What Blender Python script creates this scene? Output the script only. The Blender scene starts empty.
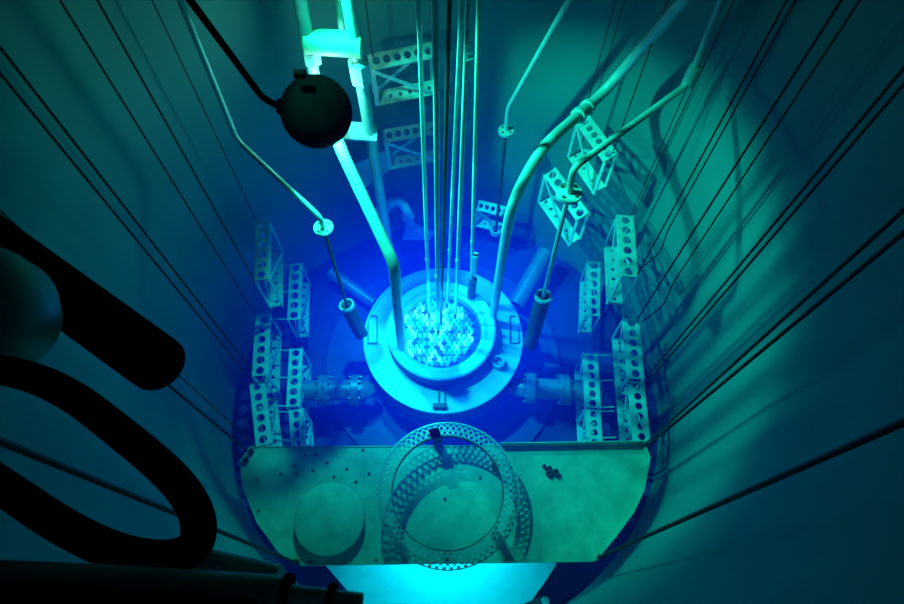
import bpy, bmesh, math, random
from mathutils import Vector, Matrix
random.seed(7)
C = bpy.context.scene
# ------------------------------------------------------------------ camera
F, CX, CY = 600.0, 445.0, 302.0
TILT = math.radians(27.9)
H = 4.0
cam = bpy.data.cameras.new('camera'); co = bpy.data.objects.new('camera', cam)
C.collection.objects.link(co); C.camera = co
co.location = (0, 0, H); co.rotation_euler = (TILT, 0, 0)
cam.sensor_width = 36; cam.lens = F/904*36; cam.shift_x = (452-CX)/904; cam.clip_start = .02
# ------------------------------------------------------------------ view
C.view_settings.view_transform = 'Standard'; C.view_settings.look = 'None'
C.view_settings.exposure = 0.0; C.view_settings.gamma = 1.0
C.view_settings.use_curve_mapping = False
C.cycles.max_bounces = 6; C.cycles.diffuse_bounces = 3; C.cycles.glossy_bounces = 3
C.cycles.volume_bounces = 0; C.cycles.use_denoising = True
C.cycles.volume_step_rate = 1.0; C.cycles.volume_max_steps = 64
C.cycles.sample_clamp_indirect = 4.0
ct, st = math.cos(TILT), math.sin(TILT)
def P(x, y, z):
    """the point at height z that the picture shows at pixel x, y"""
    D = H-z; a = (y-CY)/F
    Y = D*math.tan(TILT-math.atan(a)); d = D*ct+Y*st
    return Vector(((x-CX)/F*d, Y, z))
def PY(x, y, Y):
    """the point at depth Y seen at pixel x, y"""
    a = (y-CY)/F; D = Y/math.tan(TILT-math.atan(a))
    return P(x, y, H-D)
TR, TY = 1.46, 1.356           # pool radius, distance of its axis
def PW(x, y, r=TR):
    """the point of the cylinder of radius r (coaxial with the pool) seen at pixel x, y"""
    lo, hi = .01, 12.0
    for _ in range(60):
        m = (lo+hi)/2; p = P(x, y, H-m)
        if math.hypot(p.x, p.y-TY) < r: lo = m
        else: hi = m
    return P(x, y, H-lo)
# ------------------------------------------------------------------ world: pool water with the blue glow round the core
W = bpy.data.worlds.new('world'); C.world = W; W.use_nodes = True
nt = W.node_tree; nt.nodes.clear()
wo = nt.nodes.new('ShaderNodeOutputWorld'); bg = nt.nodes.new('ShaderNodeBackground')
bg.inputs[0].default_value = (.0, .02, .017, 1); bg.inputs[1].default_value = .03
nt.links.new(bg.outputs[0], wo.inputs['Surface'])
CORE = P(438, 332, .56)
CORE_XY = (CORE.x, CORE.y)
def N(t, **k):
    n = nt.nodes.new(t)
    for a, b in k.items(): setattr(n, a, b)
    return n
geo = N('ShaderNodeNewGeometry')
sub = N('ShaderNodeVectorMath', operation='SUBTRACT'); nt.links.new(geo.outputs['Position'], sub.inputs[0])
sub.inputs[1].default_value = (CORE.x, CORE.y+.1, .35)
ln = N('ShaderNodeVectorMath', operation='LENGTH'); nt.links.new(sub.outputs[0], ln.inputs[0])
def gauss(s, amp):
    dv = N('ShaderNodeMath', operation='DIVIDE'); nt.links.new(ln.outputs['Value'], dv.inputs[0]); dv.inputs[1].default_value = s
    sq = N('ShaderNodeMath', operation='MULTIPLY'); nt.links.new(dv.outputs[0], sq.inputs[0]); nt.links.new(dv.outputs[0], sq.inputs[1])
    ng = N('ShaderNodeMath', operation='MULTIPLY'); nt.links.new(sq.outputs[0], ng.inputs[0]); ng.inputs[1].default_value = -1
    ex = N('ShaderNodeMath', operation='EXPONENT'); nt.links.new(ng.outputs[0], ex.inputs[0])
    m = N('ShaderNodeMath', operation='MULTIPLY'); nt.links.new(ex.outputs[0], m.inputs[0]); m.inputs[1].default_value = amp
    return m
g1 = gauss(.82, .95); g2 = gauss(.24, .4)
e1 = N('ShaderNodeEmission'); e1.inputs[0].default_value = (0, .03, 1, 1); nt.links.new(g1.outputs[0], e1.inputs[1])
e2 = N('ShaderNodeEmission'); e2.inputs[0].default_value = (0, .22, 1, 1); nt.links.new(g2.outputs[0], e2.inputs[1])
ab = N('ShaderNodeVolumeAbsorption'); ab.inputs[0].default_value = (.0, .75, .8, 1); ab.inputs[1].default_value = .22
a1 = N('ShaderNodeAddShader'); a2 = N('ShaderNodeAddShader')
nt.links.new(e1.outputs[0], a1.inputs[0]); nt.links.new(e2.outputs[0], a1.inputs[1])
nt.links.new(a1.outputs[0], a2.inputs[0]); nt.links.new(ab.outputs[0], a2.inputs[1])
nt.links.new(a2.outputs[0], wo.inputs['Volume'])
# ------------------------------------------------------------------ lights
def light(name, typ, loc, col, power, aim=None, **k):
    l = bpy.data.lights.new(name, typ); o = bpy.data.objects.new(name, l); C.collection.objects.link(o)
    l.color = col; l.energy = power; o.location = loc
    for a, b in k.items(): setattr(l, a, b)
    if aim is not None: o.rotation_euler = (Vector(aim)-Vector(loc)).to_track_quat('-Z', 'Y').to_euler()
    return o
LAMP = P(317, 112, 2.05)
TEAL = (.015, 1.0, .70)
light('flood_light_beam', 'SPOT', LAMP+Vector((.03, .0, -.11)), TEAL, 85, aim=LAMP+Vector((.75, -.7, -1.25)),
      spot_size=math.radians(128), spot_blend=.6, shadow_soft_size=.02)
light('flood_light_spill', 'POINT', LAMP+Vector((.02, .17, -.06)), (.25, 1, .8), 4.5, shadow_soft_size=.03)
light('pool_edge_lamp', 'SPOT', (-.75, 1.95, 3.0), TEAL, 270, aim=(.78, 1.8, .7), spot_size=math.radians(68), spot_blend=.55, shadow_soft_size=.03)
light('core_glow', 'SPOT', (CORE.x, CORE.y+.05, 1.0), (.0, .42, 1), 27, aim=(CORE.x, CORE.y-.05, 0), spot_size=math.radians(125), spot_blend=.5, shadow_soft_size=.1)
light('core_glow_low', 'POINT', (CORE.x, CORE.y, .74), (.0, .6, 1), 2.0, shadow_soft_size=.06)
for k_, (x_, y_, e_) in enumerate(((702, 112, 9), (726, 168, 8), (741, 236, 8), (736, 312, 6))):  # added narrow spots that make the bright patches on the right wall
    light('added_wall_patch_spot', 'SPOT', (-.6, 1.2, 3.9), TEAL, e_*14, aim=PW(x_, y_), spot_size=math.radians(9), spot_blend=1, shadow_soft_size=.05)
light('underwater_lamp_below_platform', 'SPOT', (.0, .5, .44), (.0, .75, 1), 22, aim=(.0, .15, .1),
      spot_size=math.radians(150), spot_blend=.6, shadow_soft_size=.04)

# ------------------------------------------------------------------ materials
def mat(name, col, rough=.5, metal=0, var=.0, scale=8, bump=0, spots=None, emit=None, es=0):
    m = bpy.data.materials.new(name); m.use_nodes = True
    t = m.node_tree; b = t.nodes['Principled BSDF']
    b.inputs['Base Color'].default_value = (*col, 1); b.inputs['Roughness'].default_value = rough
    b.inputs['Metallic'].default_value = metal
    tc = t.nodes.new('ShaderNodeNewGeometry')
    last = None
    if var:
        n = t.nodes.new('ShaderNodeTexNoise'); n.inputs['Scale'].default_value = scale; n.inputs['Detail'].default_value = 6
        t.links.new(tc.outputs['Position'], n.inputs['Vector'])
        mx = t.nodes.new('ShaderNodeMix'); mx.data_type = 'RGBA'
        mx.inputs[6].default_value = (*[c*(1-var) for c in col], 1); mx.inputs[7].default_value = (*[min(1, c*(1+var)) for c in col], 1)
        rp = t.nodes.new('ShaderNodeMapRange'); rp.inputs[1].default_value = .3; rp.inputs[2].default_value = .7
        t.links.new(n.outputs['Fac'], rp.inputs[0]); t.links.new(rp.outputs[0], mx.inputs[0]); last = mx.outputs[2]
        if spots:
            v = t.nodes.new('ShaderNodeTexNoise'); v.inputs['Scale'].default_value = spots[0]; v.inputs['Detail'].default_value = 3
            t.links.new(tc.outputs['Position'], v.inputs['Vector'])
            r2 = t.nodes.new('ShaderNodeMapRange'); r2.inputs[1].default_value = spots[1]; r2.inputs[2].default_value = spots[1]+.06
            t.links.new(v.outputs['Fac'], r2.inputs[0])
            m2 = t.nodes.new('ShaderNodeMix'); m2.data_type = 'RGBA'
            t.links.new(r2.outputs[0], m2.inputs[0]); t.links.new(last, m2.inputs[6]); m2.inputs[7].default_value = (*[c*.35 for c in col], 1)
            last = m2.outputs[2]
        t.links.new(last, b.inputs['Base Color'])
        if bump:
            bp = t.nodes.new('ShaderNodeBump'); bp.inputs['Strength'].default_value = bump; bp.inputs['Distance'].default_value = .01
            t.links.new(n.outputs['Fac'], bp.inputs['Height']); t.links.new(bp.outputs[0], b.inputs['Normal'])
    if emit:
        b.inputs['Emission Color'].default_value = (*emit, 1); b.inputs['Emission Strength'].default_value = es
    return m
M = dict(
    rodm=mat('brushed_rod', (.85, .88, .84), .3, .15, var=.08, scale=30),
    matt=None,
    wall=mat('painted_pool_wall', (.12, .28, .235), .6, var=.12, scale=1.6, bump=.05),
    floor=mat('pool_floor_glow_blue', (.04, .05, .26), .7, var=.2, scale=5),  # blue of the core glow put into the floor colour
    alu=mat('aluminium', (.62, .66, .62), .45, .3, var=.18, scale=22),
    rack=mat('rack_aluminium', (.62, .68, .60), .5, .15, var=.2, scale=25),
    plate=mat('weathered_plate', (.32, .53, .37), .6, .1, var=.22, scale=9, bump=.12, spots=(34, .69)),
    pipe=mat('pipe_paint', (.62, .68, .60), .4, .1, var=.15, scale=14),
    dark=mat('black_rubber', (.0012, .0014, .0014), .9, var=.2, scale=10),
    darkm=mat('dark_grey_metal', (.09, .10, .10), .5, .3, var=.2, scale=12),
    cable=mat('dark_cable', (.012, .015, .015), .7, var=.2, scale=20),
    steel=mat('bright_steel', (.75, .78, .75), .3, .7, var=.1, scale=30),
    white=mat('white_paint', (.85, .87, .82), .5, var=.06, scale=20),
    brass=mat('yellowed_clamp', (.75, .74, .5), .5, .2, var=.1, scale=20),
    railm=mat('dull_rail_paint', (.42, .46, .44), .5, var=.2, scale=12),
    vessel=mat('dull_vessel_paint', (.16, .2, .2), .45, var=.15, scale=6),
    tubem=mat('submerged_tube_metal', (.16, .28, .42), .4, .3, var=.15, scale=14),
    base=mat('base_metal_glow_blue', (.07, .10, .34), .6, var=.2, scale=6),  # core's blue glow and the shade on sides, as base colour
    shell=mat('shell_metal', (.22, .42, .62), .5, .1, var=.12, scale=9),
    shroud=mat('shroud_aluminium', (.6, .66, .72), .5, .1, var=.12, scale=9),
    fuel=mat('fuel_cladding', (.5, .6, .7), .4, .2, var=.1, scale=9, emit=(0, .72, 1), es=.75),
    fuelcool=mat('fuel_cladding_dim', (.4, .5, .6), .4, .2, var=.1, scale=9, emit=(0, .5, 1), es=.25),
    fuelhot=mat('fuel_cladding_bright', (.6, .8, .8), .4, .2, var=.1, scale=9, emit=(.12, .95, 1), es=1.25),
    rust=mat('dull_bolt', (.05, .05, .04), .7, var=.3, scale=40),
)
M['dark'].node_tree.nodes['Principled BSDF'].inputs['Specular IOR Level'].default_value = .02
# ------------------------------------------------------------------ helpers
def link(name, me, m, parent=None, smooth=False):
    o = bpy.data.objects.new(name, me); C.collection.objects.link(o)
    if m is not None and not me.materials: me.materials.append(m)
    if parent is not None: o.parent = parent
    if smooth:
        for p in me.polygons: p.use_smooth = True
    return o
def obj(name, bm, m, parent=None, smooth=False, world=True):
    """links a bmesh given in world coordinates; kept in place under a moved parent, origin at its own middle"""
    bmesh.ops.recalc_face_normals(bm, faces=bm.faces[:])
    off = Vector((0, 0, 0))
    if world and bm.verts:
        lo = Vector([min(v.co[i] for v in bm.verts) for i in range(3)]); hi = Vector([max(v.co[i] for v in bm.verts) for i in range(3)])
        off = (lo+hi)/2; off.z = lo.z
        for v in bm.verts: v.co -= off
    me = bpy.data.meshes.new(name); bm.to_mesh(me); bm.free()
    o = link(name, me, m, parent, smooth)
    o.location = off-(wloc(parent) if parent is not None else Vector((0, 0, 0)))
    if smooth:
        me.set_sharp_from_angle(angle=math.radians(40))
    return o
def wloc(o):
    v = Vector((0, 0, 0))
    while o is not None: v += o.location; o = o.parent
    return v
def tag(o, label, cat, group=None, kind=None):
    o['label'] = label; o['category'] = cat
    if group: o['group'] = group
    if kind: o['kind'] = kind
    return o
def thing(name, loc, label, cat, group=None):
    o = bpy.data.objects.new(name, None); C.collection.objects.link(o); o.location = loc; o.empty_display_size = .05
    return tag(o, label, cat, group)
def struct(o): o['kind'] = 'structure'; return o
def smooth_path(pts, r=.06, n=6):
    """rounds the corners of a polyline"""
    out = [pts[0]]
    for i in range(1, len(pts)-1):
        a, b, c = pts[i-1], pts[i], pts[i+1]
        da, dc = (a-b), (c-b); k = min(r, da.length*.45, dc.length*.45)
        p0, p1 = b+da.normalized()*k, b+dc.normalized()*k
        for j in range(n+1):
            t = j/n; out.append(p0*(1-t)**2+b*2*t*(1-t)+p1*t*t)
    out.append(pts[-1]); return out
def tube(pts, r, n=12, bm=None, cap=True, corner=None):
    bm = bm or bmesh.new(); pts = [Vector(p) for p in pts]
    if corner: pts = smooth_path(pts, corner)
    rs = r if isinstance(r, (list, tuple)) else [r]*len(pts)
    up = None; rings = []
    for i, p in enumerate(pts):
        t = (pts[min(i+1, len(pts)-1)]-pts[max(i-1, 0)]).normalized()
        if up is None: up = t.orthogonal().normalized()
        up = (up-t*up.dot(t)).normalized(); s = t.cross(up)
        rings.append([bm.verts.new(p+(up*math.cos(2*math.pi*k/n)+s*math.sin(2*math.pi*k/n))*rs[i]) for k in range(n)])
    for a, b in zip(rings, rings[1:]):
        for k in range(n): bm.faces.new((a[k], a[(k+1) % n], b[(k+1) % n], b[k]))
    if cap: bm.faces.new(rings[0]); bm.faces.new(rings[-1])
    return bm
def lathe(prof, c=(0, 0, 0), n=48, bm=None, axis=None, close=False, a0=0, a1=2*math.pi):
    """profile of (radius, height) turned about an axis through c"""
    bm = bm or bmesh.new(); c = Vector(c)
    q = Vector(axis).to_track_quat('Z', 'Y') if axis is not None else None
    full = abs(a1-a0-2*math.pi) < 1e-6; m = n if full else n+1
    rings = []
    for k in range(m):
        a = a0+(a1-a0)*k/n; col = []
        for r, z in prof:
            v = Vector((r*math.cos(a), r*math.sin(a), z))
            if q: v = q @ v
            col.append(bm.verts.new(c+v))
        rings.append(col)
    for k in range(n):
        a, b = rings[k], rings[(k+1) % m]
        for i in range(len(prof)-(0 if close else 1)):
            j = (i+1) % len(prof); bm.faces.new((a[i], b[i], b[j], a[j]))
    bmesh.ops.remove_doubles(bm, verts=bm.verts[:], dist=1e-6)
    return bm
def box(c, s, rot=None, bm=None, bevel=0):
    bm2 = bmesh.new(); bmesh.ops.create_cube(bm2, size=1)
    for v in bm2.verts: v.co = Vector((v.co.x*s[0], v.co.y*s[1], v.co.z*s[2]))
    if bevel: bmesh.ops.bevel(bm2, geom=bm2.edges[:], offset=bevel, segments=2, affect='EDGES')
    for v in bm2.verts: v.co = (rot @ v.co if rot else v.co)+Vector(c)
    if bm is None: return bm2
    me = bpy.data.meshes.new('tmp'); bm2.to_mesh(me); bm2.free(); bm.from_mesh(me); bpy.data.meshes.remove(me); return bm
def bar(a, b, w, t, side, bm=None):
    """flat bar from a to b, w wide along side, t thick"""
    a, b = Vector(a), Vector(b); d = (b-a); z = d.normalized(); x = Vector(side); x = (x-z*x.dot(z)).normalized(); y = z.cross(x)
    R = Matrix((x, y, z)).transposed()
    return box((a+b)/2, (w, t, d.length), R, bm)
def holed(nu, nv, hr, fmap, th, seg=12, stagger=False, wrap=False, cell=(1, 1)):
    """perforated sheet of nu x nv cells; fmap(u, v, w) places a point; hr in cell units"""
    bm = bmesh.new()
    for j in range(nv):
        for i in range(nu):
            ou = i+.5+(.5 if stagger and j % 2 else 0); ov = j+.5
            I, O = [[], []], [[], []]
            for k in range(seg):
                a = 2*math.pi*(k+.5)/seg; c, s = math.cos(a), math.sin(a); q = .5/max(abs(c), abs(s))
                for w in (0, 1):
                    I[w].append(bm.verts.new(fmap(ou+hr*c/cell[0], ov+hr*s/cell[1], w*th)))
                    O[w].append(bm.verts.new(fmap(ou+q*c, ov+q*s, w*th)))
            for k in range(seg):
                l = (k+1) % seg
                for w in (0, 1): bm.faces.new((I[w][k], I[w][l], O[w][l], O[w][k]))
                bm.faces.new((I[0][k], I[0][l], I[1][l], I[1][k]))
                c1 = .5/max(abs(math.cos(2*math.pi*(k+1)/seg)), 1e-9)
                bm.faces.new((O[0][k], O[0][l], O[1][l], O[1][k]))
    return bm

# ------------------------------------------------------------------ the pool
AX = Vector((0, TY, 0))
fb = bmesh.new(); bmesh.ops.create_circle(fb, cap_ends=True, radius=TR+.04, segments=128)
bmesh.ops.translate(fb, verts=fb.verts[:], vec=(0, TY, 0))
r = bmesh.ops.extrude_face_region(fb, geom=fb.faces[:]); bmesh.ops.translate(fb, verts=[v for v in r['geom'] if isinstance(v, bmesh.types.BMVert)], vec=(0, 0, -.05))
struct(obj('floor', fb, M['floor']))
for nm, a in (('wall_right', -45), ('wall_back', 45), ('wall_left', 135), ('wall_front', 225)):
    w = lathe([(TR, 0), (TR, 1.2), (TR, 2.4), (TR, 3.6), (TR, 4.8), (TR+.04, 4.8), (TR+.04, 0)], AX, 64, a0=math.radians(a), a1=math.radians(a+90), close=True)
    struct(obj(nm, w, M['wall'], smooth=True))

# ------------------------------------------------------------------ reactor core and shroud
core = thing('reactor_core', (CORE.x, CORE.y, 0), 'round glowing blue reactor core in its aluminium shroud at the middle of the pool floor', 'reactor core')
cx, cy = P(443, 337, .42).xy
SR = 78/600*P(443, 337, .42).y*0+78/600*((H-.42)*ct+cy*st)
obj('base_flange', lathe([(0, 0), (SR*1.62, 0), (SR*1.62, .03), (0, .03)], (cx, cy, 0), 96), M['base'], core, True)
obj('reflector_shell', lathe([(SR-.02, .03), (SR, .03), (SR, .405), (SR-.02, .405)], (cx, cy, 0), 96, close=True), M['base'], core, True)  # side in the darker blue material, its shade painted in
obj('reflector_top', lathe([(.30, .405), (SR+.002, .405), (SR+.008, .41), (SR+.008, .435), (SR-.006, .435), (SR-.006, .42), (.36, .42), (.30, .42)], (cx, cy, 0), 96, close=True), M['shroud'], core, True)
IR = .33
ix, iy = P(441, 331, .50).xy
obj('core_barrel', lathe([(IR, .42), (IR+.02, .42), (IR+.02, .53), (IR, .53)], (ix, iy, 0), 96, close=True), M['base'], core, True)  # same barrel as its pale top; the side's shade is in the colour
obj('barrel_top', lathe([(.27, .44), (.27, .50), (.28, .53), (IR+.02, .53), (IR+.02, .54), (IR+.01, .545), (.26, .515), (.26, .44)], (ix, iy, 0), 96, close=True), M['shroud'], core, True)
obj('grid_plate', lathe([(0, .44), (.30, .44), (.30, .455), (0, .455)], (ix, iy, 0), 64), M['base'], core, True)  # dark colour stands in for shade between the fuel elements
# fuel elements in a close hexagonal grid
fe = None
fm = lathe([(0, -.06), (.0125, -.06), (.0125, .012), (.008, .02), (.004, .026), (.004, .034), (0, .034)], n=8)
for v in fm.verts: pass
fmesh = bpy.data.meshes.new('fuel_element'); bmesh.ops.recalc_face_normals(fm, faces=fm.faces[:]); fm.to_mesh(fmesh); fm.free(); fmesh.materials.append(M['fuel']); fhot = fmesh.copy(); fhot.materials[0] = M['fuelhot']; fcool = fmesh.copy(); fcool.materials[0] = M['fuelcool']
pit = .032; ex, ey = P(437, 330, .5).xy
for i in range(-8, 9):
    for j in range(-8, 9):
        x, y = (i+j*.5)*pit, j*pit*.866
        if math.hypot(x, y) < .232 and random.random() < .93:
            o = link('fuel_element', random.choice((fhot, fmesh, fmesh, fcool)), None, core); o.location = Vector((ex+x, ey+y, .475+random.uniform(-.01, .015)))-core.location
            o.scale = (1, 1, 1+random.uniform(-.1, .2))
# rim details: tabs and the clamp bars on the annulus
for (x, y) in ((440, 383), (440, 406)):
    p = P(x, y, .44); obj('rim_tab', box(p+Vector((0, 0, .0)), (.09, .03, .03), bevel=.004), M['darkm'], core)
for dx in (-3, 3):
    a, b = P(442+dx, 388, .43), P(442+dx, 403, .43); obj('seam_strip', bar(a, b, .008, .01, (0, 0, 1)), M['darkm'], core)
for (x0, x1) in ((368, 377), (510, 519)):
    bm = bmesh.new(); q = [P(x0, 316, .432), P(x1, 316, .432), P(x1, 343, .432), P(x0, 343, .432)]
    for k in range(4): bar(q[k], q[(k+1) % 4], .004, .006, (0, 0, 1), bm)
    obj('access_frame', bm, M['darkm'], core)
for (x, y) in ((400, 352), (492, 323), (498, 362)):
    p = P(x, y, .45); obj('pipe_socket', lathe([(.03, -.03), (.042, -.03), (.042, .02), (.03, .02)], p, 20, close=True), M['shroud'], core, True)

# thermal column head in front, under the platform
q = [P(x, y, .12) for x, y in ((325, 565), (340, 582), (355, 600), (372, 614), (400, 628), (445, 634), (490, 628), (518, 614), (532, 600), (545, 582), (556, 565), (560, 520), (556, 470), (325, 470), (321, 520))]
bm = bmesh.new(); f = bm.faces.new([bm.verts.new(p) for p in q]); r = bmesh.ops.extrude_face_region(bm, geom=[f])
bmesh.ops.translate(bm, verts=[v for v in r['geom'] if isinstance(v, bmesh.types.BMVert)], vec=(0, 0, -.12))
tag(obj('thermal_column', bm, M['white']), 'bright cyan lit rounded block on the floor showing below the platform edge', 'block')

# beam tubes either side of the core
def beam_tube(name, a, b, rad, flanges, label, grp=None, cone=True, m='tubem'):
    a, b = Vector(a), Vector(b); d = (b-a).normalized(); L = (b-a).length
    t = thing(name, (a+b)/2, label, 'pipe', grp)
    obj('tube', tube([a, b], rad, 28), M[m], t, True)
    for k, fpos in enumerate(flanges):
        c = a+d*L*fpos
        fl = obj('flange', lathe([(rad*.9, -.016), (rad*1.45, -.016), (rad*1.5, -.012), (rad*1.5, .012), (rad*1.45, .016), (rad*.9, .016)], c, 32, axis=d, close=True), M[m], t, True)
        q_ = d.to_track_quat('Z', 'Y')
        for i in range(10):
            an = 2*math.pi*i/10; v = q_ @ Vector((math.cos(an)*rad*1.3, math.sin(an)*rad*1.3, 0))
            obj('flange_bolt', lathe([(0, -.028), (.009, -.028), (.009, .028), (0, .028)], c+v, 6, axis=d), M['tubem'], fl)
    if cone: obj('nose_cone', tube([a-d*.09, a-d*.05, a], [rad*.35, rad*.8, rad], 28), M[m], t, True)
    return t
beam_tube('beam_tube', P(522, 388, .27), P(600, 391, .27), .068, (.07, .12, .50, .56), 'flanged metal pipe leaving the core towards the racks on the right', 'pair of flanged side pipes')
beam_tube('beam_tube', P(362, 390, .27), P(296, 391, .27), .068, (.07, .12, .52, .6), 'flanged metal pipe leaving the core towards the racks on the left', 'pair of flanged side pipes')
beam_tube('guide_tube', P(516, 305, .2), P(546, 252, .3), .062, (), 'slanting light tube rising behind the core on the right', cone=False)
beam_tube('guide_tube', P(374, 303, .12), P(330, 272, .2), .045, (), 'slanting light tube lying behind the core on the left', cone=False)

# ------------------------------------------------------------------ storage racks
RW = .085
def rack(a, b, z, label, grp, drop=.29, wpx=13.5, nh=6, tie=None, za=None, tilt=0):
    """a, b: pixel ends of the centre line of the top plate"""
    A, B = P(*a, z), P(*b, z if za is None else za)
    L = (B-A).length; u = (B-A).normalized(); s = Vector((0, 0, 1)).cross(u).normalized(); w = wpx/600*((H-z)*ct+(A.y+B.y)/2*st)
    s0 = s; nr = Vector((0, 0, 1)); q_ = Matrix.Rotation(tilt, 3, u); s = q_ @ s; nr = q_ @ nr
    t = thing('storage_rack', (A+B)/2-Vector((0, 0, drop)), label, 'rack', grp)
    def fm(off, W, L0, L1):
        return lambda uu, vv, ww: A+u*(L0+(L1-L0)*uu/nh)+s*((vv-.5)*W)+Vector((0, 0, off))+nr*ww
    cell = L/nh
    bm = holed(nh, 1, .36*min(w, cell), fm(0, w, 0, L), .006, 20, cell=(cell, w)); o = obj('hole_plate', bm, M['rack'], t)
    # folded lips along the plate
    for k in (-1, 1): obj('plate_lip', bar(A+s*k*w/2-nr*.008, B+s*k*w/2-nr*.008, .022, .004, nr), M['rack'], t)
    bm = holed(nh, 1, .18*min(w, cell), fm(-drop, w, .0, L), .006, 12, cell=(cell, w)); obj('foot_plate', bm, M['rack'], t)
    for e in (A, B):
        for k in (-1, 1):
            obj('side_strap', bar(e+s*k*w*.46, e+s*k*w*.46-Vector((0, 0, drop)), .022, .005, u), M['rack'], t)
    for k, (e, g) in ((-1, (A, B)), (1, (B, A))):
        obj('diagonal_brace', bar(e+s*k*w*.5-Vector((0, 0, .01)), g+s*k*w*.5-Vector((0, 0, drop)), .02, .004, u), M['rack'], t)
    if tie is not None:
        for f_ in (0.02, .5, .98):
            p = A.lerp(B, f_)
            for zz in (0,):
                obj('tie_rod', tube([p+s*w*.5*(1 if tie[0]*s.x > 0 else -1), p+Vector(tie)], .005, 6), M['rack'], t)
    return t, A, B, u, s, w
G = 'perforated storage racks round the pool wall'
racks = {}
racks['R1'] = rack((625, 216), (629, 277), 1.08, 'rack on the right wall nearest the white disc pipe, farthest back of the outer row', G, .33, 17)
racks['R2'] = rack((594, 262), (593, 316), .5, 'six-hole rack on the right, farthest back of the inner row beside the blue water', G, .27, 13)
racks['R3'] = rack((631, 319), (636, 379), .56, 'middle six-hole rack of the right outer row against the wall', G, .3, 16)
racks['R4'] = rack((636, 382), (642, 442), .5, 'right outer rack meeting the back corner of the platform', G, .3, 16)
racks['R5'] = rack((590, 354), (593, 408), .42, 'inner right rack in front of the end of the flanged pipe', G, .29, 15, tie=(.13, 0, 0))
racks['R6'] = rack((593, 410), (596, 466), .42, 'inner right rack partly hidden behind the dark platform rim', G, .29, 15, tie=(.13, 0, 0))
racks['L1'] = rack((263, 222), (262, 280), 1.05, 'farthest back rack of the left outer row, below the bent pipe', G, .33, 14)
racks['L2'] = rack((296, 264), (294, 320), .5, 'farthest back rack of the left inner row, left of the dark canister', G, .27, 12.5, tie=(-.13, 0, 0))
racks['L3'] = rack((263, 315), (260, 376), .56, 'middle rack of the left outer row against the wall', G, .3, 15)
racks['L4'] = rack((296, 349), (293, 407), .42, 'inner left rack at the end of the left flanged pipe', G, .29, 13, tie=(-.13, 0, 0))
racks['L5'] = rack((257, 382), (264, 445), .5, 'left outer rack with a shiny rod top in one hole', G, .3, 15)
racks['L6'] = rack((296, 410), (300, 470), .42, 'inner left rack partly hidden behind the left end of the platform', G, .29, 14, tie=(-.13, 0, 0))
racks['B1'] = rack((371, 62), (433, 50), 1.83, 'upper rack on the back wall behind the steel rods', G, .25, 15, tilt=math.radians(38))
racks['B2'] = rack((385, 136), (437, 127), 1.27, 'lower rack on the back wall behind the steel rods', G, .25, 12, tilt=math.radians(38))
racks['B3'] = rack((583, 120), (611, 158), 1.56, 'slanting rack high at the back right, below the big bent pipe', G, .27, 15, tilt=math.radians(24))
racks['B4'] = rack((550, 172), (583, 217), 1.08, 'slanting rack at the back right, behind the white disc', G, .27, 14, tilt=math.radians(24))
racks['B5'] = rack((478, 205), (514, 214), .52, 'dim blue rack on the floor at the back, right of the rods', G, .2, 10, tilt=math.radians(38))
def in_hole(key, n):
    t, A, B, u, s, w = racks[key]; p = A.lerp(B, (n+.5)/6)
    th = thing('stored_rod', p-Vector((0, 0, .28)), 'shiny rod top standing in a hole of the %s' % ('left outer rack' if key == 'L5' else 'inner right rack behind the platform'), 'rod', 'stored rods')
    obj('rod_body', tube([p-Vector((0, 0, .28)), p+Vector((0, 0, -.02))], .018, 12), M['steel'], th, True)
    obj('rod_tip', lathe([(0, .0), (.010, 0), (.014, -.01), (.018, -.02), (0, -.02)][::-1], p+Vector((0, 0, .0)), 12), M['steel'], th, True)
in_hole('L5', 2); in_hole('R6', 1)
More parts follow.
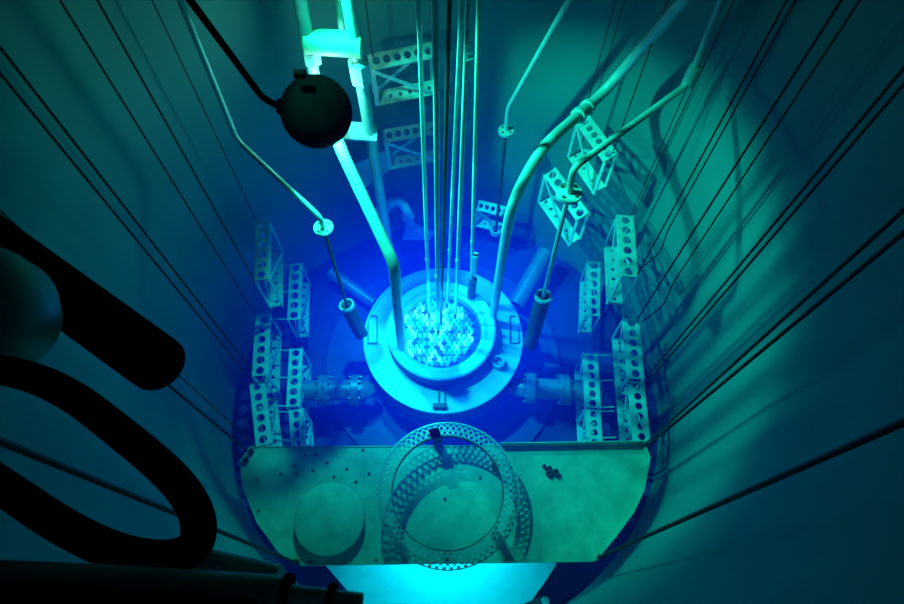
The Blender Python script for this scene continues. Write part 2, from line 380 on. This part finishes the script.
# ------------------------------------------------------------------ cables that hang to racks and platform
def cable(px, py, z, label, rad=.004, kink=None, top=4.6, lean=(0, 0), m='cable', name='hanging_cable', cat='cable', grp='dark cables hanging down the pool wall'):
    p = P(px, py, z); q = Vector((p.x+lean[0], p.y+lean[1], top))
    pts = [p, q] if not kink else [p]+[p.lerp(q, k)+Vector(d) for k, d in kink]+[q]
    if kink: pts = smooth_path(pts, .1, 4)
    o = obj(name, tube(pts, rad, 8), M[m], None, True)
    return tag(o, label, cat, grp)
CB = [
 (250, 378, .5, 'left cable of the close pair crossing the left wall', .0045, (-.02, 0)),
 (255, 374, .5, 'right cable of the close pair crossing the left wall', .0045, (-.01, 0)),
 (255, 314, .56, 'single cable right of the close pair on the left wall', .004, (0, 0)),
 (255, 281, 1.05, 'cable to the near corner of the farthest left outer rack', .004, (0, 0)),
 (257, 222, 1.05, 'cable to the far corner of the farthest left outer rack', .003, (0, 0)),
 (256, 446, .5, 'cable to the near end of the left outer rack by the platform', .003, (-.0, 0)),
 (634, 215, 1.08, 'thin cable to the far corner of the right back rack', .003, (0, 0)),
 (631, 215, 1.08, 'thinner left neighbour of the cable on the right back rack', .0025, (-.03, .02)),
 (637, 275, 1.08, 'cable to the near corner of the right back rack', .004, (-.02, .0)),
 (638, 318, .56, 'cable to the far end of the middle right outer rack', .005, (0, 0)),
 (646, 378, .54, 'left cable of the tight pair across the right wall', .005, (0, .0)),
 (646, 384, .52, 'right cable of the tight pair across the right wall', .005, (.0, -.01)),
 (583, 119, 1.56, 'thin cable to the far end of the slanting back rack', .0025, (0, 0)),
 (591, 116, 1.56, 'thin cable just right of the slanting back rack end', .0025, (0, 0)),
 (612, 155, 1.56, 'thin cable to the near end of the slanting back rack', .003, (0, 0)),
 (373, 60, 1.83, 'thin cable to the left end of the upper back rack', .003, (0, 0)),
 (433, 50, 1.83, 'thin cable to the right end of the upper back rack', .0025, (.0, 0)),
 (516, 168, .62, 'left one of two fine cables right of the steel rods', .004, (0, 0)),
 (519, 168, .62, 'right one of two fine cables right of the steel rods', .004, (.02, 0)),
]
for x, y, z, lb, rd, ln_ in CB: cable(x, y, z, lb, rd, lean=ln_)
cable(641, 268, 1.08, 'kinked cable beside the right back rack', .0035, kink=[(.06, (.04, -.03, 0)), (.10, (.03, 0, 0))])
cable(642, 322, .56, 'kinked cable beside the middle right outer rack', .004, kink=[(.07, (.05, -.02, 0)), (.12, (.03, 0, 0))])

# ------------------------------------------------------------------ platform with its ring
ZP = .50
PTS = [(250, 447), (641, 444), (647, 460), (641, 492), (630, 515), (613, 538), (594, 561), (299, 565), (279, 552), (257, 522), (243, 485), (241, 462)]
plat = thing('platform', P(445, 500, ZP-.06), 'greenish metal platform tray hanging in the foreground of the pool', 'platform')
q = [P(x, y, ZP) for x, y in PTS]
bm = bmesh.new(); f = bm.faces.new([bm.verts.new(p) for p in q]); r = bmesh.ops.extrude_face_region(bm, geom=[f])
bmesh.ops.translate(bm, verts=[v for v in r['geom'] if isinstance(v, bmesh.types.BMVert)], vec=(0, 0, -.012))
obj('deck', bm, M['plate'], plat)
def rim(pts, h0, h1, name):
    bm = bmesh.new()
    for a, b in zip(pts, pts[1:]): bar(a+Vector((0, 0, (h0+h1)/2)), b+Vector((0, 0, (h0+h1)/2)), h1-h0, .006, (0, 0, 1), bm)
    obj(name, bm, M['plate'], plat)
rim([P(500, 446, ZP), P(641, 444, ZP)], -.01, .07, 'rim')
rim([P(250, 447, ZP), P(500, 446, ZP)], -.03, .006, 'edge_strip')
rim([q[i] for i in range(1, 7)], -.01, .06, 'rim')
rim([q[i] for i in (7, 8, 9, 10, 11, 0)], -.04, .008, 'edge_strip')
rim([q[6], q[7]], -.03, .006, 'edge_strip')
for x, y in ((247, 461), (252, 452)): obj('hanger_eye', lathe([(.006, -.02), (.014, -.02), (.014, .03), (.006, .03)], P(x, y, ZP), 10, close=True), M['rust'], plat, True)
for x, y in ((297, 562), (600, 556), (645, 446)): obj('hanger_eye', lathe([(.006, -.01), (.014, -.01), (.014, .03), (.006, .03)], P(x, y, ZP), 10, close=True), M['rust'], plat, True)
# bolt heads
for x, y in ((294, 466), (305, 456), (316, 455), (327, 463), (313, 471), (297, 474), (334, 477), (347, 469), (356, 482), (369, 474), (363, 450), (281, 474), (257, 480), (259, 511), (376, 560), (310, 562), (480, 478), (445, 499)):
    obj('bolt_head', lathe([(0, 0), (.009, 0), (.009, .005), (.005, .007), (0, .007)], P(x, y, ZP), 6), M['rust'], plat)
hg = 'platform hanger rods'
cable(248, 452, ZP+.02, 'hanger rod to the back left corner of the platform', .006, lean=(-.01, 0), name='hanger_rod', cat='rod', grp=hg)
cable(299, 564, ZP+.02, 'long dark hanger rod to the front left corner of the platform', .008, lean=(-.02, .03), name='hanger_rod', cat='rod', grp=hg)
cable(597, 558, ZP+.02, 'long dark hanger rod to the front right corner of the platform', .008, lean=(0, .03), name='hanger_rod', cat='rod', grp=hg)
cable(642, 447, ZP+.02, 'left of two hanger rods at the back right corner of the platform', .006, lean=(0, .03), name='hanger_rod', cat='rod', grp=hg)
cable(646, 447, ZP+.02, 'right of two hanger rods at the back right corner of the platform', .007, lean=(.0, -.03), name='hanger_rod', cat='rod', grp=hg)

# round lid
LC = P(331, 520, ZP)
tag(obj('round_lid', lathe([(0, -.02), (.12, -.02), (.12, .0), (.19, .0), (.19, .04), (.18, .046), (0, .046)], LC+Vector((0, 0, .02)), 64), M['plate'], None, True), 'flat round lid lying on the left part of the platform', 'lid')
# perforated ring
ZR = ZP+.215
RC = P(447.5, 491, ZR); k_ = ((H-ZR)*ct+RC.y*st)/600
ro, rm, ri = 72*k_, 66*k_, 56*k_
ring = thing('perforated_ring', (RC.x, RC.y, ZP), 'large perforated metal ring standing on the platform', 'ring')
nu = 64
def polar(r0, z0, r1, z1):
    def f(u, v, w):
        a = 2*math.pi*u/nu; t = v/2; r = r0+(r1-r0)*t; return Vector((RC.x+r*math.cos(a), RC.y+r*math.sin(a), ZR+z0+(z1-z0)*t-w))
    return f
cw = 2*math.pi*rm/nu
obj('inner_flange', holed(nu, 2, .30*cw, polar(ri, .01, rm, .01), .005, 8, True, cell=(cw*.95, (rm-ri)/2)), M['alu'], ring)
obj('outer_flange', holed(nu, 2, .30*cw, polar(rm, .01, ro, -.035), .005, 8, True, cell=(cw*1.05, (ro-rm)/2)), M['alu'], ring)
obj('rolled_edge', lathe([(ro-.003, -.045), (ro+.003, -.045), (ro+.003, -.035), (ro-.003, -.035)], (RC.x, RC.y, ZR), 96, close=True), M['alu'], ring, True)
obj('inner_lip', lathe([(ri-.004, -.022), (ri, -.022), (ri, .012), (ri-.004, .012)], (RC.x, RC.y, ZR), 96, close=True), M['darkm'], ring, True)
for a in (100, 215, 325, 270, 30):
    a = math.radians(a); d = Vector((math.cos(a), math.sin(a), 0)); s = Vector((-d.y, d.x, 0)); c = Vector((RC.x, RC.y, 0))+d*(ri+.012)
    obj('leg', bar(Vector((c.x, c.y, ZP+.002)), Vector((c.x, c.y, ZR)), .055, .006, s), M['darkm'], ring)
a = math.radians(103); d = Vector((math.cos(a), math.sin(a), 0))
obj('clip', box(Vector((RC.x, RC.y, ZR+.022))+d*(ri+.015), (.055, .05, .03), Matrix.Rotation(a-math.pi/2, 3, 'Z'), bevel=.003), M['dark'], ring)
# loose fittings
for x, y, rr, lb in ((544, 467, .012, 'smallest loose ring fitting on the right of the platform, topmost of the cluster'), (548, 474, .016, 'loose fitting at the lower left of the small cluster on the platform'), (555, 473, .018, 'largest loose fitting at the right of the small cluster on the platform'), (549, 469, .014, 'loose fitting at the middle of the small cluster on the platform')):
    tag(obj('loose_fitting', lathe([(rr*.5, 0), (rr, 0), (rr, rr*2), (rr*.5, rr*2)], P(x, y, ZP), 14, close=True), M['rust'], None, True), lb, 'fitting', 'loose fittings on the platform')

# ------------------------------------------------------------------ control rods into the core
gr = 'steel rods reaching down into the core'
def rod(top, bot, zb, r, label, m='rodm', tip=.05, name='control_rod'):
    b = P(*bot, zb); t = PY(*top, b.y); d = (t-b); t2 = b+d*((4.6-b.z)/d.z)
    th = thing(name, b, label, 'rod', gr)
    c = b+d*.30
    obj('guide', tube([b+d*.02, c, t2], r, 14), M[m], th, True)
    obj('tip', tube([b-Vector((0, 0, .03)), b+d*.02], r*.75, 12), M['darkm'], th, True)
    obj('collar', tube([c-Vector((0, 0, .02)), c+Vector((0, 0, .02))], r*1.25, 14), M[m], th, True)
    return th
rod((418.5, 0), (429, 315), .55, .0090, 'leftmost thin steel rod over the core')
rod((435.5, 0), (438, 332), .55, .0115, 'bright thick steel rod, second from the left over the core')
rod((449.5, 0), (441, 322), .56, .0085, 'dark rod third from the left over the core', 'darkm')
rod((461.5, 0), (447, 306), .55, .0080, 'fourth steel rod from the left over the core', 'alu')
rod((468.5, 0), (455.5, 316), .55, .0100, 'bright steel rod with small wire loops, fifth from the left over the core')
g6 = rod((479, 0), (471, 296), .55, .0095, 'rightmost rod over the core, with a boxed coupling above its dark tip', 'pipe')
cpos = P(*(474.5, 262), .55); b6 = P(471, 296, .55); c6 = PY(474.5, 262, b6.y)
obj('coupling', tube([c6-Vector((0, 0, .12)), c6+Vector((0, 0, .08))], .022, 6), M['pipe'], g6)
obj('sleeve', tube([b6, c6-Vector((0, 0, .2))], .026, 14), M['darkm'], g6, True)
# little loops on the fifth rod
b5 = P(455.5, 316, .55)
bm = bmesh.new()
for y in (40, 45, 51, 57): tube([PY(465.5, y, b5.y)+Vector((0, -.02, 0)), PY(473, y-2, b5.y)+Vector((0, -.02, 0))], .003, 6, bm)
obj('wire_loop', bm, M['white'], [o for o in bpy.data.objects if o.get('label', '').startswith('bright steel rod with')][0])

# ------------------------------------------------------------------ bent instrument pipes
def up(p, z=4.6): return Vector((p.x, p.y, z))
# right big pipe
b = P(492, 321, .45); pts = [b, PY(505, 240, b.y), PY(512, 202, b.y), P(541, 148, 1.9), PW(605, 92, 1.25), PW(683, 0, 1.2)]
pts[3] = pts[2].lerp(pts[4], .45)*0+P(541, 148, pts[2].z+.28)
pts.append(pts[-1]+(pts[-1]-pts[-2])*.8)
t = thing('bent_pipe', b, 'thick pale pipe bending from the upper right down to the right side of the core', 'pipe')
obj('pipe', tube(pts, .026, 20, corner=.22), M['pipe'], t, True)
d = (pts[3]-pts[4]).normalized(); c = pts[4]+d*.24
obj('coupling', lathe([(.026, -.06), (.037, -.06), (.037, -.035), (.031, -.03), (.031, .03), (.037, .035), (.037, .06), (.026, .06)], c+d*.0, 20, axis=d, close=True), M['pipe'], t, True)
obj('clamp_bolt', tube([c-Vector((.05, .01, 0)), c+Vector((.05, -.01, 0))], .008, 8), M['steel'], t, True)
# canister makers
def canister(p, z0, r, tilt, parent):
    top = p; bot = p+Vector(tilt)*(z0)
    obj('canister', tube([bot, top], r, 24, cap=True), M['darkm'], parent, True)
    obj('canister_rim', lathe([(r*.8, -.008), (r*1.1, -.008), (r*1.1, .012), (r*.8, .012)], top+Vector((0, 0, .005)), 24, axis=(top-bot), close=True), M['pipe'], parent, True)
def disc_pipe(label, disc, knee, elbow, far, base, zb, rp, rd, mdisc, can=None, wall_r=1.3, below='pipe', farv=True, m='pipe', extra=None):
    b = P(*base, zb); kp = PY(*knee, b.y); dc = PY(*disc, b.y)
    e = P(*elbow, kp.z+extra) if extra is not None else PW(*elbow, wall_r)
    f_ = PY(*far, e.y) if farv else None
    if f_ is None: f_ = PW(*far, wall_r)
    t = thing('instrument_pipe', b, label, 'pipe')
    top = f_+(f_-e).normalized()*(.05 if extra is not None else max(.3, (4.5-f_.z)/max(.2, (f_-e).normalized().z)))
    obj('pipe', tube([dc, kp, e, top], rp, 16, corner=.05), M[m], t, True)
    ax = Vector((0, 0, 1))
    D_ = obj('disc_flange', lathe([(0, -.008), (rd, -.008), (rd, .008), (0, .008)], dc, 28, axis=(kp-dc).normalized()), M[mdisc], t, True)
    q_ = (kp-dc).normalized().to_track_quat('Z', 'Y')
    for i in range(4):
        a = math.pi/4+i*math.pi/2; v = q_ @ Vector((math.cos(a)*rd*.68, math.sin(a)*rd*.68, .012))
        obj('bolt', tube([dc+v-Vector((0, 0, .01)), dc+v+Vector((0, 0, .004))], rd*.11, 6), M['darkm'], D_)
    obj('lower_rod', tube([dc, b], rp*.8, 12), M[below], t, True)
    return t, b, dc, kp
t, b, dc, kp = disc_pipe('pipe with a bright white disc and a dark canister at the right of the core', (569, 193), (573, 168), (688, 84), (722, 0), (543, 297), .92, .015, .058, 'white', below='pipe', wall_r=1.25)
canister(b, 1, .046, P(530, 345, .42)-b, t)
obj('elbow_coupling', tube([PW(691, 76, 1.25)-Vector((0, 0, .05)), PW(691, 76, 1.25)+Vector((0, 0, .05))], .026, 12), M['pipe'], t, True)
t, b, dc, kp = disc_pipe('slim pipe with a pale disc behind the rods, bending to the upper right', (506, 131), (508, 108), (567, 3), (572, -6), (496, 231), .35, .0135, .045, 'pipe', below='darkm', farv=True, extra=.75)
obj('ring_foot', lathe([(.034, -.01), (.046, -.01), (.046, .03), (.034, .03)], b, 24, close=True), M['pipe'], t, True)
t, b, dc, kp = disc_pipe('long green pipe with a bolted disc and dark canister at the left of the core', (323.5, 228), (320, 217), (237, 140), (180, 0), (347, 306), .72, .0125, .048, 'pipe', below='darkm', wall_r=1.15)
canister(b, 1, .044, P(361, 334, .42)-b, t)

# left twin pipes with cross plates
fr = thing('pipe_frame', PY(388, 250, 2.3), 'pale twin pipe frame with white cross plates lit by the black lamp', 'pipe frame')
YB = 2.25
B0 = PY(391, 262, YB); B1 = PY(358, 60, YB)
Bv = B1-B0
def Bat(y): 
    x = 391+(358-391)*(262-y)/202.; return PY(x, y, YB)
A0 = P(402, 351, .45); A1 = PY(394, 264, A0.y); A2 = PY(342, 152, YB-.28); A3 = PY(314, 78, YB); A4 = PY(300, 0, YB)
obj('upright_pipe', tube([Vector((Bat(258).x, YB, .05)) if False else Bat(262), Bat(0), Bat(0)+(Bat(0)-Bat(60))*1.6], .030, 20), M['pipe'], fr, True)
obj('bent_pipe', tube([A0, A1, A2, A3, A4, A4+(A4-A3)*1.6], [.026]*2+[.030]*4 if False else .029, 20, corner=.07), M['pipe'], fr, True)
obj('thin_pipe', tube([PY(343, 36, YB+.12), PY(340, 0, YB+.12), PY(336, -40, YB+.12)], .02, 16), M['pipe'], fr, True)
def plate(a, b, w, th=.016):
    return bar(a, b, w, th, (0, ct, st))
obj('cross_bar', tube([PY(303, 41, YB), PY(305, 41, YB), PY(361, 45, YB), PY(363, 45, YB)], [.04, .056, .056, .04], 20), M['brass'], fr, True)
obj('cross_plate', plate(PY(335, 130, YB), PY(377, 133, YB), .09, .03), M['white'], fr)
c = Bat(68); obj('hex_union', tube([Bat(84), Bat(80), Bat(62), Bat(58)], [.034, .052, .052, .034], 6), M['white'], fr)
c = PY(312, 56, YB); obj('hex_union', tube([PY(313, 62, YB), PY(311, 50, YB)], [.042, .042], 6), M['white'], fr)
# tilted panel + elbow pipe at the back floor
pb = [P(352, 166, 1.0), P(386, 150, 1.15), P(391, 168, 1.0), P(359, 192, .85)]
bm = bmesh.new(); f = bm.faces.new([bm.verts.new(p) for p in pb]); r = bmesh.ops.extrude_face_region(bm, geom=[f])
bmesh.ops.translate(bm, verts=[v for v in r['geom'] if isinstance(v, bmesh.types.BMVert)], vec=(0, .01, -.015))
tag(obj('slanted_panel', bm, M['pipe']), 'slanted pale panel behind the twin pipes, near the back of the pool', 'panel')
t = thing('elbow_pipe', P(412, 238, .1), 'small elbow pipe with flared outlet on the back floor beside the twin pipes', 'pipe')
obj('pipe', tube([P(372, 216, .5), P(386, 206, .5), P(398, 200, .5), P(407, 210, .45), P(410, 224, .32)], .035, 16, corner=.06), M['white'], t, True)
for pa in ((388, 206, .5), (408, 217, .39)):
    p = P(*pa); obj('pipe_band', lathe([(.03, -.015), (.045, -.015), (.045, .015), (.03, .015)], p, 16, axis=(1, .2, 0) if pa[0] < 400 else (0, -.1, 1), close=True), M['white'], t, True)
e = P(410, 226, .3); g = P(419, 238, .12)
bm = bmesh.new(); R1 = [e+Vector(v) for v in ((-.03, -.03, 0), (.03, -.03, 0), (.03, .03, 0), (-.03, .03, 0))]; R2 = [g+Vector(v) for v in ((-.13, -.02, 0), (.08, -.02, 0), (.12, .05, 0), (-.08, .05, 0))]
v1 = [bm.verts.new(p) for p in R1]; v2 = [bm.verts.new(p) for p in R2]; bm.faces.new(v1); bm.faces.new(v2)
for k in range(4): bm.faces.new((v1[k], v1[(k+1) % 4], v2[(k+1) % 4], v2[k]))
obj('flared_outlet', bm, M['white'], t)

# ------------------------------------------------------------------ black flood lamp
lp = thing('flood_lamp', LAMP, 'black round flood lamp seen from behind, hanging from a black pole at upper left', 'lamp')
ax = (Vector((0, 0, H))-LAMP).normalized()
kk = (LAMP-Vector((0, 0, H))).length/600*.93
obj('housing', lathe([(0, .10), (kk*14, .098), (kk*26, .07), (kk*33, .03), (kk*36, -.01), (kk*36, -.03), (kk*33, -.03), (kk*30, 0), (0, .02)], LAMP, 40, axis=ax+Vector((.15, -.1, .1))), M['dark'], lp, True)
s1 = PY(277, 106, LAMP.y); s0 = PY(262, 97, LAMP.y); s9 = PY(190, 0, LAMP.y)
obj('pole', tube([LAMP+ax*.03, s1, s0, s9, s9+(s9-s0)*1.0], .0145, 12, corner=.04), M['dark'], lp, True)
obj('neck', tube([s1+(LAMP-s1)*.0, s1+(LAMP-s1)*.55], [.03, .06], 10), M['dark'], lp, True)
obj('mounting_lug', box(PY(300, 74, LAMP.y), (.05, .03, .03), bevel=.004), M['dark'], lp)

# ------------------------------------------------------------------ dark gear close to the camera on the left
a, b = P(38, 277, 3.0), P(157, 363, 2.95)
d = (b-a).normalized(); rr = .054
tag(obj('dark_cylinder', tube([a-d*.25, a, b-d*.02]+[b+d*rr*.8*math.sin(i*math.pi/16) for i in range(1, 9)], [rr, rr, rr]+[rr*math.cos(i*math.pi/16*.96) for i in range(1, 9)], 28), M['dark'], None, True), 'thick black round-ended cylinder slanting at the left edge', 'cylinder')
c = P(-28, 308, 3.2)
tag(obj('rounded_tank', lathe([(0, .10), (.05, .095), (.08, .07), (.095, .03), (.1, 0), (.1, -.05), (.08, -.1), (0, -.1)], c, 40, axis=(.1, -.2, 1)), M['vessel'], None, True), 'dark teal rounded vessel cut by the left edge of the picture', 'vessel')
# hose loop: elongated ring
loop = [(-30, 372), (20, 374), (70, 395), (120, 432), (165, 470), (190, 500), (199, 527), (192, 548), (165, 558), (120, 552), (70, 530), (20, 498), (-30, 462), (-60, 420)]
zz = 3.22
pts = [P(x, y, zz) for x, y in loop]
def catmull(p, n=5):
    out = []; L = len(p)
    for i in range(L):
        a, b, c, d = p[i-1], p[i], p[(i+1) % L], p[(i+2) % L]
        for j in range(n):
            t = j/n; out.append(.5*((2*b)+(c-a)*t+(2*a-5*b+4*c-d)*t*t+(3*b-a-3*c+d)*t**3))
    return out
ps = catmull(pts); ps.append(ps[0])
tag(obj('hose_loop', tube(ps, .021, 16, cap=False), M['dark'], None, True), 'large black hose loop at the lower left', 'hose')
rl = thing('rail_pipe', P(160, 585, 3.2), 'dark green jointed pipe running along the bottom left edge', 'pipe')
z = 3.25
obj('pipe', tube([P(-40, 576, z), P(120, 584, z), P(285, 594, z)], .0195, 20), M['railm'], rl, True)
obj('thin_pipe', tube([P(285, 594, z), P(362, 603, z)], .0105, 16), M['railm'], rl, True)
for x, y in ((286, 594), (331, 599)): 
    a = P(x-3, y-.3, z); b = P(x+4, y+.4, z); obj('joint_band', tube([a, b], .022 if x < 300 else .017, 16), M['dark'], rl, True)
tag(obj('rail_pipe', tube([P(100, 545, 3.1), P(200, 562, 3.1), P(278, 580, 3.1)], .0195, 16), M['railm'], None, True), 'short dark pipe stub above the jointed pipe at the bottom left', 'pipe')
tag(obj('rail_pipe', tube([P(-40, 600, 3.3), P(90, 606, 3.3), P(250, 618, 3.3)], .02, 16), M['dark'], None, True), 'black pipe at the very bottom left corner', 'pipe')
b_ = thing('floor_fitting', P(538, 602, .2), 'small dark fitting at the bottom edge below the platform', 'fitting')
obj('body', box(P(536, 604, .16), (.16, .05, .05), Matrix.Rotation(.35, 3, 'Z'), bevel=.01), M['darkm'], b_)
obj('knob', lathe([(0, 0), (.02, 0), (.02, .03), (0, .03)], P(545, 601, .2), 12), M['alu'], b_, True)
